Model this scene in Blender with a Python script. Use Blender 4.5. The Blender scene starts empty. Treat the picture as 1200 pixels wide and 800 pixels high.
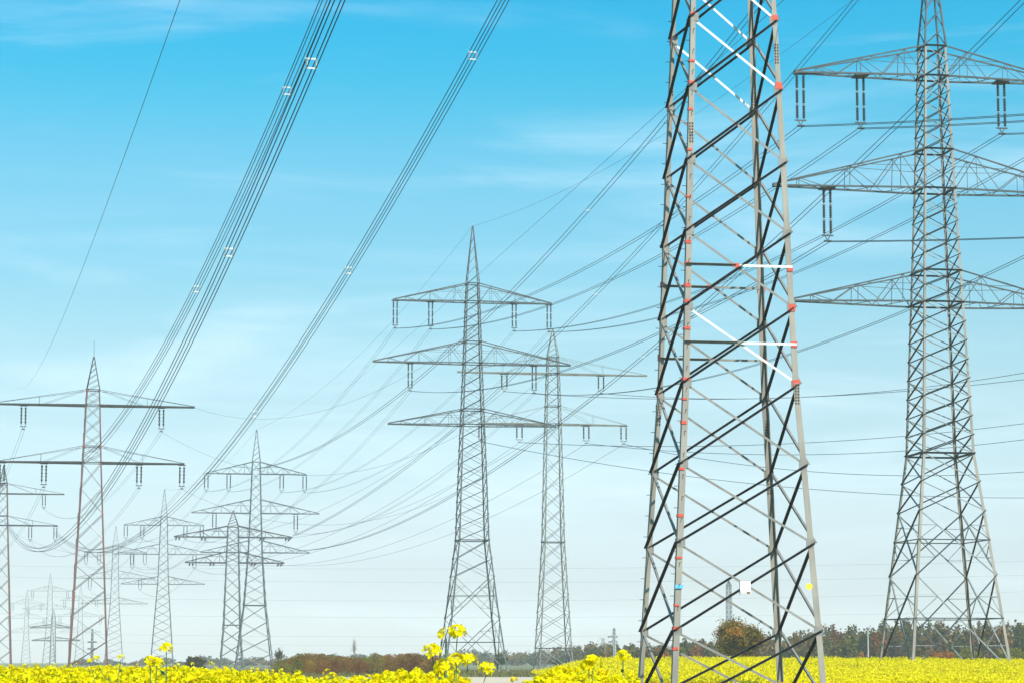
import bpy, math, random
import numpy as np
from mathutils import Matrix, Vector

# ------------------------------------------------------------------ camera, sky, sun, exposure
S = bpy.context.scene
C = S.collection
R = math.radians
F = 2680.0            # focal length in pixels of a 1200 px wide picture
PITCH = R(6.0)
EYE = 1.6
HY = 775.0            # horizon row
PY = HY - F * math.tan(PITCH)

cam_d = bpy.data.cameras.new('camera')
cam_d.sensor_width = 36.0
cam_d.lens = F / 1200 * 36
cam_d.shift_y = (PY - 400) / 1200
cam_d.clip_start = 0.1
cam_d.clip_end = 30000
cam = bpy.data.objects.new('camera', cam_d)
C.objects.link(cam)
cam.location = (0, 0, EYE)
cam.rotation_euler = (math.pi / 2 + PITCH, 0, 0)
S.camera = cam

SUN_EL, SUN_AZ = R(44), R(18)       # azimuth: to the right of straight behind the camera
sun_dir = Vector((math.sin(SUN_AZ) * math.cos(SUN_EL), -math.cos(SUN_AZ) * math.cos(SUN_EL), math.sin(SUN_EL)))
sun_d = bpy.data.lights.new('sun', 'SUN')
sun_d.energy = 5.0
sun_d.angle = R(0.5)
sun_d.color = (1.0, 0.95, 0.86)
sun = bpy.data.objects.new('sun', sun_d)
C.objects.link(sun)
sun.rotation_euler = sun_dir.to_track_quat('Z', 'Y').to_euler()
sun.location = (0, -20, 60)

W = bpy.data.worlds.new('World')
S.world = W
W.use_nodes = True
nt = W.node_tree
nt.nodes.clear()
N_ = nt.nodes.new
L_ = nt.links.new
wo = N_('ShaderNodeOutputWorld')
bg = N_('ShaderNodeBackground')
bg.inputs['Strength'].default_value = 0.1
L_(bg.outputs[0], wo.inputs[0])
sky = N_('ShaderNodeTexSky')
sky.sky_type = 'NISHITA'
sky.sun_disc = False
sky.sun_elevation = SUN_EL
sky.sun_rotation = math.pi - SUN_AZ
sky.altitude = 0
sky.air_density = 1.0
sky.dust_density = 0.6
sky.ozone_density = 1.0
tc = N_('ShaderNodeTexCoord')
sep = N_('ShaderNodeSeparateXYZ')
L_(tc.outputs['Generated'], sep.inputs[0])
ramp = N_('ShaderNodeValToRGB')
ramp.color_ramp.interpolation = 'B_SPLINE'
SKY_STOPS = [(0.0, (1, 1, 1)), (1.0, (1, 1, 1))]
SKY_GAIN = 1.0
#SKYRAMP
SKY_STOPS = [(0.0241, (0.4913, 0.457, 0.5995)), (0.0788, (0.4226, 0.4718, 0.6628)), (0.1842, (0.647, 0.6854, 0.7658)), (0.2898, (0.6281, 0.7183, 0.7236)), (0.3949, (0.6258, 0.8014, 0.754)), (0.4992, (0.4107, 0.8134, 0.8051)), (0.6023, (0.395, 0.8767, 0.8756)), (0.7038, (0.0639, 0.8808, 0.9161)), (0.7993, (0.0014, 0.868, 1.0))]
SKY_GAIN = 1.1525
#ENDRAMP
els = ramp.color_ramp.elements
for i, (p, c) in enumerate(SKY_STOPS):
    e = els[i] if i < 2 else els.new(p)
    e.position = p
    e.color = (*c, 1)
mr = N_('ShaderNodeMapRange')
mr.inputs['From Min'].default_value = 0.0
mr.inputs['From Max'].default_value = 0.35
L_(sep.outputs['Z'], mr.inputs['Value'])
L_(mr.outputs[0], ramp.inputs[0])
tint = N_('ShaderNodeMix')
tint.data_type = 'RGBA'
tint.blend_type = 'MULTIPLY'
tint.inputs['Factor'].default_value = 1.0
L_(sky.outputs[0], tint.inputs['A'])
gain = N_('ShaderNodeVectorMath')
gain.operation = 'SCALE'
gain.inputs['Scale'].default_value = SKY_GAIN
L_(ramp.outputs[0], gain.inputs[0])
L_(gain.outputs[0], tint.inputs['B'])
# thin veils of high cloud, drawn out level
mp = N_('ShaderNodeMapping')
mp.inputs['Scale'].default_value = (2.6, 2.6, 19.0)
mp.inputs['Rotation'].default_value = (0, R(3.0), 0)
L_(tc.outputs['Generated'], mp.inputs[0])
cn = N_('ShaderNodeTexNoise')
cn.inputs['Scale'].default_value = 1.7
cn.inputs['Detail'].default_value = 6
cn.inputs['Roughness'].default_value = 0.55
cn.inputs['Distortion'].default_value = 0.6
L_(mp.outputs[0], cn.inputs['Vector'])
cr = N_('ShaderNodeMapRange')
cr.interpolation_type = 'SMOOTHSTEP'
cr.inputs['From Min'].default_value = 0.46
cr.inputs['From Max'].default_value = 0.78
cr.inputs['To Max'].default_value = 0.36
L_(cn.outputs['Fac'], cr.inputs['Value'])
cl = N_('ShaderNodeMix')
cl.data_type = 'RGBA'
cl.inputs['B'].default_value = (6.6, 8.2, 9.0, 1)
L_(cr.outputs[0], cl.inputs['Factor'])
L_(tint.outputs['Result'], cl.inputs['A'])
L_(cl.outputs['Result'], bg.inputs['Color'])

S.view_settings.view_transform = 'Standard'
S.view_settings.look = 'None'
S.view_settings.exposure = 0.5
S.view_settings.gamma = 1.0
S.view_settings.use_curve_mapping = False
S.render.engine = 'CYCLES'
S.cycles.max_bounces = 6
S.cycles.volume_bounces = 1
S.cycles.use_denoising = True
S.cycles.use_adaptive_sampling = False

rng = np.random.default_rng(7)
random.seed(7)
SP, CP = math.sin(PITCH), math.cos(PITCH)


# ------------------------------------------------------------------ helpers
def ray(px, py):
    u, v = (px - 600) / F, (PY - py) / F
    k = CP - v * SP
    return u / k, (SP + v * CP) / k


def at(px, py, d):
    """world point on the picture ray at ground distance d"""
    a, b = ray(px, py)
    return Vector((a * d, d, EYE + b * d))


def proj(P):
    """world points (n,3) -> picture"""
    P = np.atleast_2d(P)
    x, y, z = P[:, 0], P[:, 1], P[:, 2] - EYE
    f = y * CP + z * SP
    u = z * CP - y * SP
    return np.stack([600 + F * x / f, PY - F * u / f], 1)


def sstep(a, b, x):
    t = np.clip((np.asarray(x, float) - a) / (b - a), 0, 1)
    return t * t * (3 - 2 * t)


def ground_z(x, y):
    """the gentle swell that carries the flower field on the right"""
    x = np.asarray(x, float)
    y = np.asarray(y, float)
    side = sstep(0.008, 0.04, x / np.maximum(y, 1.0))
    rise = -0.2 + 1.12 * sstep(86, 178, y) - 0.75 * sstep(190, 330, y)
    near = sstep(60, 88, y)
    return side * near * rise + 0.2 * (1 - side) * sstep(230, 300, y)


def tag(o, label=None, cat=None, group=None, kind=None):
    if label:
        o['label'] = label
    if cat:
        o['category'] = cat
    if group:
        o['group'] = group
    if kind:
        o['kind'] = kind
    return o


def empty(name, loc=(0, 0, 0), rz=0.0):
    o = bpy.data.objects.new(name, None)
    o.empty_display_size = 0.5
    o.location = loc
    o.rotation_euler = (0, 0, rz)
    C.objects.link(o)
    return o


def link(name, me, parent=None, M=None):
    o = bpy.data.objects.new(name, me)
    C.objects.link(o)
    if parent is not None:
        o.parent = parent
    if M is not None:
        o.matrix_basis = M
    return o


class MB:
    """collects faces for one mesh"""
    def __init__(self):
        self.v, self.f = [], []

    def add(self, vs, fs):
        b = len(self.v)
        self.v += [tuple(p) for p in vs]
        self.f += [tuple(i + b for i in f) for f in fs]

    def box(self, c, s):
        x, y, z = c
        a, b, h = s[0] / 2, s[1] / 2, s[2] / 2
        vs = [(x + i * a, y + j * b, z + k * h) for k in (-1, 1) for j in (-1, 1) for i in (-1, 1)]
        self.add(vs, [(0, 2, 3, 1), (4, 5, 7, 6), (0, 1, 5, 4), (2, 6, 7, 3), (0, 4, 6, 2), (1, 3, 7, 5)])

    def bar(self, A, B, w, h=None, n=None):
        """square or flat bar between two points"""
        h = h or w
        A, B = Vector(A), Vector(B)
        z = (B - A).normalized()
        ref = Vector(n) if n is not None else (Vector((0, 1, 0)) if abs(z.y) < 0.9 else Vector((1, 0, 0)))
        x = ref.cross(z).normalized()
        y = z.cross(x).normalized()
        vs = []
        for P in (A, B):
            for i, j in ((-1, -1), (1, -1), (1, 1), (-1, 1)):
                vs.append(P + x * (i * w / 2) + y * (j * h / 2))
        self.add(vs, [(3, 2, 1, 0), (4, 5, 6, 7), (0, 1, 5, 4), (1, 2, 6, 5), (2, 3, 7, 6), (3, 0, 4, 7)])

    def tube(self, pts, rad, k=5, cap=True):
        pts = [Vector(p) for p in pts]
        rr = rad if hasattr(rad, '__len__') else [rad] * len(pts)
        vs, fs = [], []
        n = len(pts)
        for i, p in enumerate(pts):
            t = (pts[min(i + 1, n - 1)] - pts[max(i - 1, 0)]).normalized()
            ref = Vector((0, 0, 1)) if abs(t.z) < 0.9 else Vector((1, 0, 0))
            x = ref.cross(t).normalized()
            y = t.cross(x)
            for j in range(k):
                a = 2 * math.pi * j / k
                vs.append(p + (x * math.cos(a) + y * math.sin(a)) * rr[i])
        for i in range(n - 1):
            for j in range(k):
                j2 = (j + 1) % k
                fs.append((i * k + j, i * k + j2, (i + 1) * k + j2, (i + 1) * k + j))
        if cap:
            fs.append(tuple(range(k))[::-1])
            fs.append(tuple((n - 1) * k + j for j in range(k)))
        self.add(vs, fs)

    def lathe(self, prof, k=8, c=(0, 0, 0)):
        vs, fs = [], []
        for r, z in prof:
            for j in range(k):
                a = 2 * math.pi * j / k
                vs.append((c[0] + r * math.cos(a), c[1] + r * math.sin(a), c[2] + z))
        for i in range(len(prof) - 1):
            for j in range(k):
                j2 = (j + 1) % k
                fs.append((i * k + j, i * k + j2, (i + 1) * k + j2, (i + 1) * k + j))
        fs.append(tuple(range(k))[::-1])
        fs.append(tuple((len(prof) - 1) * k + j for j in range(k)))
        self.add(vs, fs)

    def mesh(self, name, mat, smooth=False):
        me = bpy.data.meshes.new(name)
        me.from_pydata(self.v, [], self.f)
        me.materials.append(mat)
        if smooth:
            me.polygons.foreach_set('use_smooth', [True] * len(me.polygons))
        me.update()
        return me

    def build(self, name, mat, parent=None, smooth=False):
        return link(name, self.mesh(name, mat, smooth), parent)


def quads_mesh(name, V, col, mat, smooth=False, attr='tone'):
    """V (n,4,3) loose quads with one colour each, col (n,3)"""
    n = len(V)
    me = bpy.data.meshes.new(name)
    me.vertices.add(n * 4)
    me.vertices.foreach_set('co', V.reshape(-1).astype(np.float32))
    me.loops.add(n * 4)
    me.loops.foreach_set('vertex_index', np.arange(n * 4, dtype=np.int32))
    me.polygons.add(n)
    me.polygons.foreach_set('loop_start', np.arange(n, dtype=np.int32) * 4)
    me.polygons.foreach_set('loop_total', np.full(n, 4, np.int32))
    at_ = me.attributes.new(attr, 'FLOAT_COLOR', 'POINT')
    c4 = np.ones((n, 4, 4), np.float32)
    c4[:, :, :3] = col[:, None, :]
    at_.data.foreach_set('color', c4.reshape(-1))
    me.materials.append(mat)
    me.update(calc_edges=True)
    return me


def rand_dirs(n, up=0.0):
    v = rng.normal(size=(n, 3))
    v[:, 2] += up
    return v / np.linalg.norm(v, axis=1, keepdims=True)


def leaf_quads(c, size, nrm, aspect=0.6):
    """quads centred at c (n,3), given normals, random spin"""
    n = len(c)
    r = rng.normal(size=(n, 3))
    a = np.cross(nrm, r)
    a /= np.linalg.norm(a, axis=1, keepdims=True) + 1e-9
    b = np.cross(nrm, a)
    s = np.broadcast_to(np.asarray(size, float), (n,))[:, None]
    a = a * s * 0.5
    b = b * s * 0.5 * aspect
    return np.stack([c - a, c + b, c + a, c - b], 1)


# ------------------------------------------------------------------ materials
def mat(name, col, rough=0.6, metal=0.0, vary=0.0, scale=3.0, col2=None, bump=0.0, spec=0.5, coord='Object', stretch=None):
    m = bpy.data.materials.new(name)
    m.use_nodes = True
    t = m.node_tree
    b = t.nodes['Principled BSDF']
    b.inputs['Roughness'].default_value = rough
    b.inputs['Metallic'].default_value = metal
    b.inputs['Specular IOR Level'].default_value = spec
    if col2 is None:
        col2 = tuple(max(0, c * (1 - vary)) for c in col)
    if vary or bump:
        g = t.nodes.new('ShaderNodeNewGeometry')
        mp_ = t.nodes.new('ShaderNodeMapping')
        mp_.inputs['Scale'].default_value = stretch or (1, 1, 1)
        t.links.new(g.outputs['Position'], mp_.inputs[0])
        n1 = t.nodes.new('ShaderNodeTexNoise')
        n1.inputs['Scale'].default_value = scale
        n1.inputs['Detail'].default_value = 6
        n1.inputs['Roughness'].default_value = 0.65
        t.links.new(mp_.outputs[0], n1.inputs['Vector'])
        r_ = t.nodes.new('ShaderNodeValToRGB')
        r_.color_ramp.elements[0].position = 0.32
        r_.color_ramp.elements[1].position = 0.68
        r_.color_ramp.elements[0].color = (*col2, 1)
        r_.color_ramp.elements[1].color = (*col, 1)
        t.links.new(n1.outputs['Fac'], r_.inputs[0])
        t.links.new(r_.outputs[0], b.inputs['Base Color'])
        if bump:
            bp = t.nodes.new('ShaderNodeBump')
            bp.inputs['Strength'].default_value = bump
            bp.inputs['Distance'].default_value = 0.03
            t.links.new(n1.outputs['Fac'], bp.inputs['Height'])
            t.links.new(bp.outputs[0], b.inputs['Normal'])
    else:
        b.inputs['Base Color'].default_value = (*col, 1)
    return m


def leaf_mat(name, transl=0.35, rough=0.6):
    m = bpy.data.materials.new(name)
    m.use_nodes = True
    t = m.node_tree
    b = t.nodes['Principled BSDF']
    b.inputs['Roughness'].default_value = rough
    b.inputs['Specular IOR Level'].default_value = 0.08
    a = t.nodes.new('ShaderNodeAttribute')
    a.attribute_name = 'tone'
    t.links.new(a.outputs['Color'], b.inputs['Base Color'])
    tr = t.nodes.new('ShaderNodeBsdfTranslucent')
    t.links.new(a.outputs['Color'], tr.inputs['Color'])
    mx = t.nodes.new('ShaderNodeMixShader')
    mx.inputs[0].default_value = transl
    t.links.new(b.outputs[0], mx.inputs[1])
    t.links.new(tr.outputs[0], mx.inputs[2])
    t.links.new(mx.outputs[0], t.nodes['Material Output'].inputs[0])
    return m


M_STEEL = mat('weathered_grey_steel', (0.30, 0.275, 0.232), 0.6, 0.1, scale=1.4, col2=(0.18, 0.165, 0.14), vary=0.3, stretch=(1, 1, 0.25))
M_BRACE = mat('galvanised_brace_steel', (0.25, 0.24, 0.215), 0.6, 0.1, scale=1.3, col2=(0.14, 0.135, 0.125), vary=0.3)
M_DARK = mat('dark_steel_and_brace_shade', (0.05, 0.05, 0.052), 0.75, 0.0, spec=0.2, scale=2.0, col2=(0.022, 0.022, 0.024), vary=0.3)  # shade painted into near pylon's rising braces; also plain dark bolts and arms
M_WHITE = mat('fresh_white_paint', (0.74, 0.74, 0.72), 0.5, 0.0, scale=2.5, col2=(0.52, 0.52, 0.5), vary=0.2)
M_RED = mat('red_lead_primer', (0.62, 0.07, 0.035), 0.55, 0.0, scale=9.0, vary=0.3)
M_TEAL = mat('grey_green_steel', (0.085, 0.105, 0.11), 0.6, 0.1, spec=0.3, scale=0.9, col2=(0.045, 0.06, 0.065), vary=0.3)
M_TEALL = mat('pale_galvanised_steel', (0.22, 0.24, 0.24), 0.6, 0.1, scale=1.2, col2=(0.13, 0.15, 0.15), vary=0.3)
M_OLIVE = mat('olive_grey_steel', (0.17, 0.18, 0.15), 0.6, 0.1, scale=1.2, col2=(0.09, 0.10, 0.085), vary=0.3)
M_RUST = mat('brown_primed_steel', (0.16, 0.065, 0.052), 0.7, 0.0, scale=0.35, col2=(0.06, 0.042, 0.04), vary=0.3)
M_INS = mat('brown_porcelain', (0.018, 0.022, 0.026), 0.5, spec=0.25)
M_FIT = mat('bright_fitting', (0.55, 0.56, 0.55), 0.4, 0.4)
M_CABLE = mat('aluminium_cable_dulled', (0.016, 0.045, 0.07), 0.8, 0.0, spec=0.2)
M_CABLE2 = mat('aluminium_cable', (0.03, 0.075, 0.10), 0.7, 0.0, spec=0.3)
M_SPACER = mat('pale_spacer', (0.72, 0.73, 0.72), 0.5)
M_SIGNW = mat('white_enamel', (0.86, 0.86, 0.85), 0.35)
M_SIGNB = mat('blue_enamel', (0.10, 0.42, 0.72), 0.4)
M_SIGNY = mat('yellow_enamel', (0.85, 0.72, 0.03), 0.4)
M_BARK = mat('bark', (0.12, 0.095, 0.07), 0.9, 0, vary=0.5, scale=6, bump=0.4)
M_BARKL = mat('pale_bark', (0.26, 0.24, 0.20), 0.9, 0, vary=0.4, scale=6)
M_LEAF = leaf_mat('foliage', 0.3)
M_PETAL = leaf_mat('petal', 0.4, 0.5)
M_CONC = mat('concrete_footing', (0.38, 0.37, 0.34), 0.9, 0, vary=0.3, scale=4)

# ------------------------------------------------------------------ ground
ys = np.concatenate([np.linspace(-200, 50, 6), np.linspace(60, 350, 88), np.linspace(400, 4000, 14)])
xs = np.concatenate([np.linspace(-4000, -120, 8), np.linspace(-100, 120, 111), np.linspace(150, 4000, 8)])
GX, GY = np.meshgrid(xs, ys)
GZ = ground_z(GX, GY)
nx, ny = len(xs), len(ys)
me = bpy.data.meshes.new('ground')
idx = np.arange(nx * ny).reshape(ny, nx)
fc = np.stack([idx[:-1, :-1], idx[:-1, 1:], idx[1:, 1:], idx[1:, :-1]], -1).reshape(-1, 4)
me.from_pydata(np.stack([GX, GY, GZ], -1).reshape(-1, 3).tolist(), [], fc.tolist())
me.polygons.foreach_set('use_smooth', [True] * len(me.polygons))
M_GROUND = mat('dry_meadow', (0.17, 0.16, 0.06), 0.95, 0, vary=0.4, scale=0.25, col2=(0.07, 0.09, 0.03), bump=0.5, stretch=(1, 0.35, 1))
me.materials.append(M_GROUND)
tag(link('ground', me), kind='structure')

b = MB()
M_SAND = mat('sandy_track', (0.56, 0.47, 0.35), 0.95, 0, scale=0.6, col2=(0.44, 0.36, 0.26), vary=0.2, bump=0.3)
n = 40
for i in range(n):
    pass
tx = np.linspace(-60, 7.5, n + 1)
e0 = 174 + 2.2 * np.sin(tx * 0.35) + 1.0 * np.sin(tx * 1.1 + 1)
e1 = 238 + 2.0 * np.sin(tx * 0.27 + 2) + 1.2 * np.sin(tx * 0.9)
vs, fs = [], []
for i in range(n + 1):
    for q in np.linspace(0, 1, 8):
        y = e0[i] + (e1[i] - e0[i]) * q
        vs.append((tx[i], y, float(ground_z(tx[i], y)) + 0.012))
for i in range(n):
    for j in range(7):
        a = i * 8 + j
        fs.append((a, a + 8, a + 9, a + 1))
b.add(vs, fs)
o = b.build('sandy_path', M_SAND)
tag(o, kind='structure')


# ------------------------------------------------------------------ pylons
def angle_unit(name, m):
    """unit L-section: flat flange across x at y=0, outstanding flange on the +x edge towards +y, length along z"""
    t = 0.13
    p = [(-.5, 0), (.5, 0), (.5, 1), (.5 - t, 1), (.5 - t, t), (-.5, t)]
    mb = MB()
    vs = [(x, y, z) for z in (0, 1) for x, y in p]
    fs = [(0, 5, 4, 1), (1, 4, 3, 2), (6, 7, 10, 11), (7, 8, 9, 10)]
    fs += [(i, (i + 1) % 6, (i + 1) % 6 + 6, i + 6) for i in range(6)]
    mb.add(vs, fs)
    return mb.mesh(name, m)


_unit = {}


def unit(m):
    if m.name not in _unit:
        _unit[m.name] = angle_unit('angle_bar_' + m.name, m)
    return _unit[m.name]


def angle_matrix(A, B, w, n, out, back=0.0):
    """flange faces n (towards the viewer side); out=+1 outstanding flange towards n, -1 away"""
    A, B, n = Vector(A), Vector(B), Vector(n)
    z = B - A
    ln = z.length
    z = z / ln
    n = (n - z * n.dot(z)).normalized()
    x = n.cross(z)
    if x.z < 0:
        x = -x
    y = n * out
    M = Matrix.Identity(4)
    for r in range(3):
        M[r][0], M[r][1], M[r][2] = x[r] * w, y[r] * w, z[r] * ln
        M[r][3] = A[r] + n[r] * back
    return M


def angle_add(mb, A, B, w, n, out, back=0.0):
    M = angle_matrix(A, B, w, n, out, back)
    u = _unit_geo
    mb.add([M @ Vector(v) for v in u[0]], u[1])


def _mk_unit_geo():
    me_ = unit(M_STEEL)
    return [tuple(v.co) for v in me_.vertices], [tuple(p.vertices) for p in me_.polygons]


_unit_geo = _mk_unit_geo()

FACES = [((0, -1, 0), (1, 0), -1, 'y', -1), ((-1, 0, 0), (0, -1), -1, 'x', -1),
         ((0, -1, 0), (1, 0), 1, 'y', 1), ((-1, 0, 0), (0, -1), 1, 'x', 1)]


def string_mesh(k, segs=1, disc=9):
    prof = []
    for s in range(segs):
        z0, z1 = -s / segs, -(s + 1) / segs
        h = (z1 - z0)
        prof.append((0.018, z0))
        prof.append((0.018, z0 + h * 0.06))
        for i in range(disc):
            a = z0 + h * (0.08 + 0.84 * i / disc)
            b_ = z0 + h * (0.08 + 0.84 * (i + 0.5) / disc)
            prof += [(0.07, a), (0.12, a + (b_ - a) * 0.5), (0.12, a + (b_ - a) * 0.8), (0.07, b_)]
        prof.append((0.018, z0 + h * 0.94))
    prof.append((0.018, -1.0))
    mb = MB()
    mb.lathe(prof[::-1], k)
    return mb.mesh('insulator_string', M_INS, True)


def ring_mesh():
    mb = MB()
    mb.tube([(0.13 * math.cos(a), 0.13 * math.sin(a), 0) for a in np.linspace(0, 2 * math.pi, 11)], 0.022, 4, False)
    return mb.mesh('fitting_ring', M_FIT)


STRING_NEAR = string_mesh(8, 3, 8)
STRING_FAR = string_mesh(6, 1, 5)
RING = ring_mesh()

ANCHOR = {}


def tower(key, name, label, group, px, d, rz, prof, levels, arms, mats, belts=(), bigx=(), apex=None, mast=0.0, base_py=None,
          wl=0.2, wb=0.09, detail=2, red=(), zg=None, gap=0.55, chord=0.13, rot_face=1, skip_light=False, tie=False):
    """prof, levels, belts, bigx, arms are picture rows (and widths in px) at distance d, turned into metres here"""
    m_leg, m_dark, m_light, m_arm = mats
    P = at(px[0], px[1], d)
    if zg is None:
        zg = float(ground_z(P.x, d))
    s = d / F
    Z = lambda py: at(px[0], py, d).z - zg
    root = empty(name, (P.x, d, zg), rz)
    tag(root, label, 'pylon', group)
    zs = np.array([Z(p[0]) for p in prof])
    ws = np.array([p[1] * s for p in prof])
    if zs[0] > 0.05:                                    # carry the legs on down into the soil
        sl = (ws[0] - ws[1]) / (zs[0] - zs[1])
        ws = np.concatenate([[ws[0] - sl * (zs[0] + 0.0)], ws])
        zs = np.concatenate([[0.0], zs])
    else:
        zs[0] = 0.0
    wid = lambda z: float(np.interp(z, zs, ws))
    cor = lambda z, sx, sy: Vector((sx * wid(z) / 2, sy * wid(z) / 2, z))
    # legs
    for sx in (-1, 1):
        for sy in (-1, 1):
            mb = MB()
            secs = []
            zz = np.concatenate([[-0.3], zs])
            for i, z in enumerate(zz):
                w = wl * (1.0 if z < zs[-1] * 0.45 else 0.8)
                t = w * 0.13
                c = cor(max(z, 0), sx, sy)
                c.z = z
                q = [(0, 0), (w, 0), (w, t), (t, t), (t, w), (0, w)]
                secs.append([(c.x - sx * a, c.y - sy * b_, z) for a, b_ in q])
            vs = [p for sc in secs for p in sc]
            fs = []
            for i in range(len(secs) - 1):
                for j in range(6):
                    fs.append((i * 6 + j, i * 6 + (j + 1) % 6, i * 6 + 6 + (j + 1) % 6, i * 6 + 6 + j))
            e = (len(secs) - 1) * 6
            fs += [(e, e + 1, e + 2, e + 3), (e, e + 3, e + 4, e + 5)]
            mb.add(vs, fs)
            mb.build('leg', m_leg, root)
            if detail >= 2:
                f = MB()
                c = cor(0, sx, sy)
                f.lathe([(wl * 2.2, -0.4), (wl * 2.2, 0.18), (wl * 1.9, 0.26), (0.02, 0.27)], 8, (c.x - sx * wl * .4, c.y - sy * wl * .4, 0))
                f.build('footing', M_CONC, root)
    # bracing
    lv = sorted([Z(l) for l in levels])
    join = MB()
    join2 = MB()

    def brace(A, B, w, n, out, m, back=0.0, nm='brace'):
        if detail >= 2:
            return link(nm, unit(m), root, angle_matrix(A, B, w, n, out, back))
        angle_add(join if m is m_dark else join2, A, B, w, n, out, back)

    for fi, (n, tt, sgn, ax, _) in enumerate(FACES):
        def pt(z, side):
            if ax == 'y':
                return cor(z, side, sgn)
            return cor(z, sgn, -side)
        for i in range(len(lv) - 1):
            z0, z1 = lv[i], lv[i + 1]
            br = wb * (1.0 if z1 < zs[-1] * 0.6 else 0.8)
            dark, light = m_dark, m_light  # grey pylons: rising bar's shade is put into its darker colour
            if callable(light):
                light = light(i, len(lv) - 1, fi)
            # the two bars of a cross are bolted to opposite sides of the leg flange
            a0, a1, b0, b1 = pt(z0, -1), pt(z1, 1), pt(z1, -1), pt(z0, 1)
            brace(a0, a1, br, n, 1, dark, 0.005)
            if not (skip_light and fi in (1, 3)):
                brace(b0, b1, br * 0.9, n, -1, light, -0.012 - wl * 0.13)
        for (ya, yb) in bigx:                           # wide crosses with secondary members
            z0, z1 = Z(ya), Z(yb)
            a0, a1, b0, b1 = pt(z0, -1), pt(z1, 1), pt(z1, -1), pt(z0, 1)
            w0, w1 = wid(z0), wid(z1)
            tq = w0 / (w0 + w1)
            X = a0.lerp(a1, tq)
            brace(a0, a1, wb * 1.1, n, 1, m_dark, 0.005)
            brace(b0, b1, wb * 1.1, n, -1, m_light if not callable(m_light) else m_dark, -0.012 - wl * 0.13)
            for sd in (-1, 1):
                lo, hi = pt(z0, sd), pt(z1, sd)
                ml = lo.lerp(hi, tq)
                brace(ml, X, wb * 0.8, n, 1, m_light if not callable(m_light) else m_dark, 0.02, 'belt')
                for e in (lo, hi):
                    h = e.lerp(X, 0.5)
                    q = lo.lerp(hi, tq * 0.5 if e is lo else (1 + tq) / 2)
                    brace(q, h, wb * 0.55, n, -1, m_light if not callable(m_light) else m_dark, 0.0, 'redundant_brace')
                    brace(ml, h, wb * 0.55, n, 1, m_light if not callable(m_light) else m_dark, 0.0, 'redundant_brace')
        for yb in belts:
            z = Z(yb)
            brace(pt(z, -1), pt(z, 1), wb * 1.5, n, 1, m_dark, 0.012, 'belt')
    if detail < 2:
        if join.v:
            o = join.build('bracing', m_dark, root)
        if join2.v and m_light is not m_dark:
            join2.build('counter_bracing', m_light, root)
    # peak and mast
    top = zs[-1]
    if apex is not None:
        za = Z(apex)
        mb = MB()
        for sx in (-1, 1):
            for sy in (-1, 1):
                mb.bar(cor(top, sx, sy), (sx * 0.05, sy * 0.05, za), wl * 0.6)
        npk = 6
        for i in range(npk):
            z0, z1 = top + (za - top) * i / npk, top + (za - top) * (i + 1) / npk
            w0 = wid(top) * (1 - i / npk) + 0.1 * i / npk
            w1 = wid(top) * (1 - (i + 1) / npk) + 0.1 * (i + 1) / npk
            for sgn in (-1, 1):
                mb.bar((-w0 / 2, sgn * w0 / 2, z0), (w1 / 2, sgn * w1 / 2, z1), wb * 0.7)
                mb.bar((sgn * w0 / 2, -w0 / 2, z0), (sgn * w1 / 2, w1 / 2, z1), wb * 0.7)
        for sgn in (-1, 1):
            mb.bar((-wid(top) / 2, sgn * wid(top) / 2, top), (wid(top) / 2, sgn * wid(top) / 2, top), wb)
        if mast:
            mb.bar((0, 0, za - 0.3), (0, 0, za + mast), 0.05)
        mb.build('peak', m_arm, root)
        ANCHOR[(key, 'apex')] = root_pt(P, d, zg, rz, (0, 0, za))
    # cross arms
    for ai, A in enumerate(arms):
        zb, zt = Z(A['yb']), Z(A['yt'])
        wbd = wid(zb)
        for s_, hl in ((-1, A['l']), (1, A['r'])):
            h = hl * s
            mb = MB()
            tipw = 0.16
            bc = {}
            for sy in (-1, 1):
                B0 = Vector((s_ * wid(zb) / 2, sy * wbd / 2, zb))
                B1 = Vector((s_ * h, sy * tipw, zb))
                T0 = Vector((s_ * wid(zt) / 2, sy * wid(zt) / 2, zt))
                T1 = Vector((s_ * h, sy * tipw * 0.6, zb + 0.14))
                bc[sy] = (B0, B1, T0, T1)
                mb.bar(B0, B1, chord * 1.15, chord * 1.3)
                mb.bar(T0, T1, chord * (0.9 if not tie else 0.26))
            mb.box((s_ * h, 0, zb + 0.03), (0.22, 2 * tipw + 0.16, 0.26))
            for q in A.get('ins', ()):
                if (q[0] > 0) == (s_ > 0):
                    dy = wbd * (1 - abs(q[0]) * s / h) + 0.3
                    mb.box((q[0] * s, 0, zb - chord * 0.75), (gap + 0.5, dy, 0.10))
            arm = mb.build('cross_arm', m_arm, root)
            # web members
            us = A.get('us', (0.0, 0.16, 0.32, 0.5, 0.68, 0.84))
            wbm = MB()

            def web(p, q, w=wb * 0.62):
                if detail >= 3:
                    link('web_bar', unit(m_arm), arm, angle_matrix(p, q, w, (0, -1, 0), -1))
                else:
                    wbm.bar(p, q, w)
            for sy in (-1, 1):
                B0, B1, T0, T1 = bc[sy]
                if tie:
                    web(B0.lerp(B1, 0.48), T0.lerp(T1, 0.02), wb * 0.45)
                    web(B0.lerp(B1, 0.5), T0.lerp(T1, 0.5), wb * 0.45)
                    continue
                for i in range(len(us) - 1):
                    u0, u1 = us[i], us[i + 1]
                    if i % 2 == 0:
                        web(B0.lerp(B1, u0), T0.lerp(T1, u1))
                        web(T0.lerp(T1, u1), B0.lerp(B1, u1), wb * 0.5)
                    else:
                        web(T0.lerp(T1, u0), B0.lerp(B1, u1))
                # light rail at half height
                web(B0.lerp(T0, 0.55), T0.lerp(T1, 0.45), wb * 0.45)
            nz = max(4, int(h / 1.3))
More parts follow.
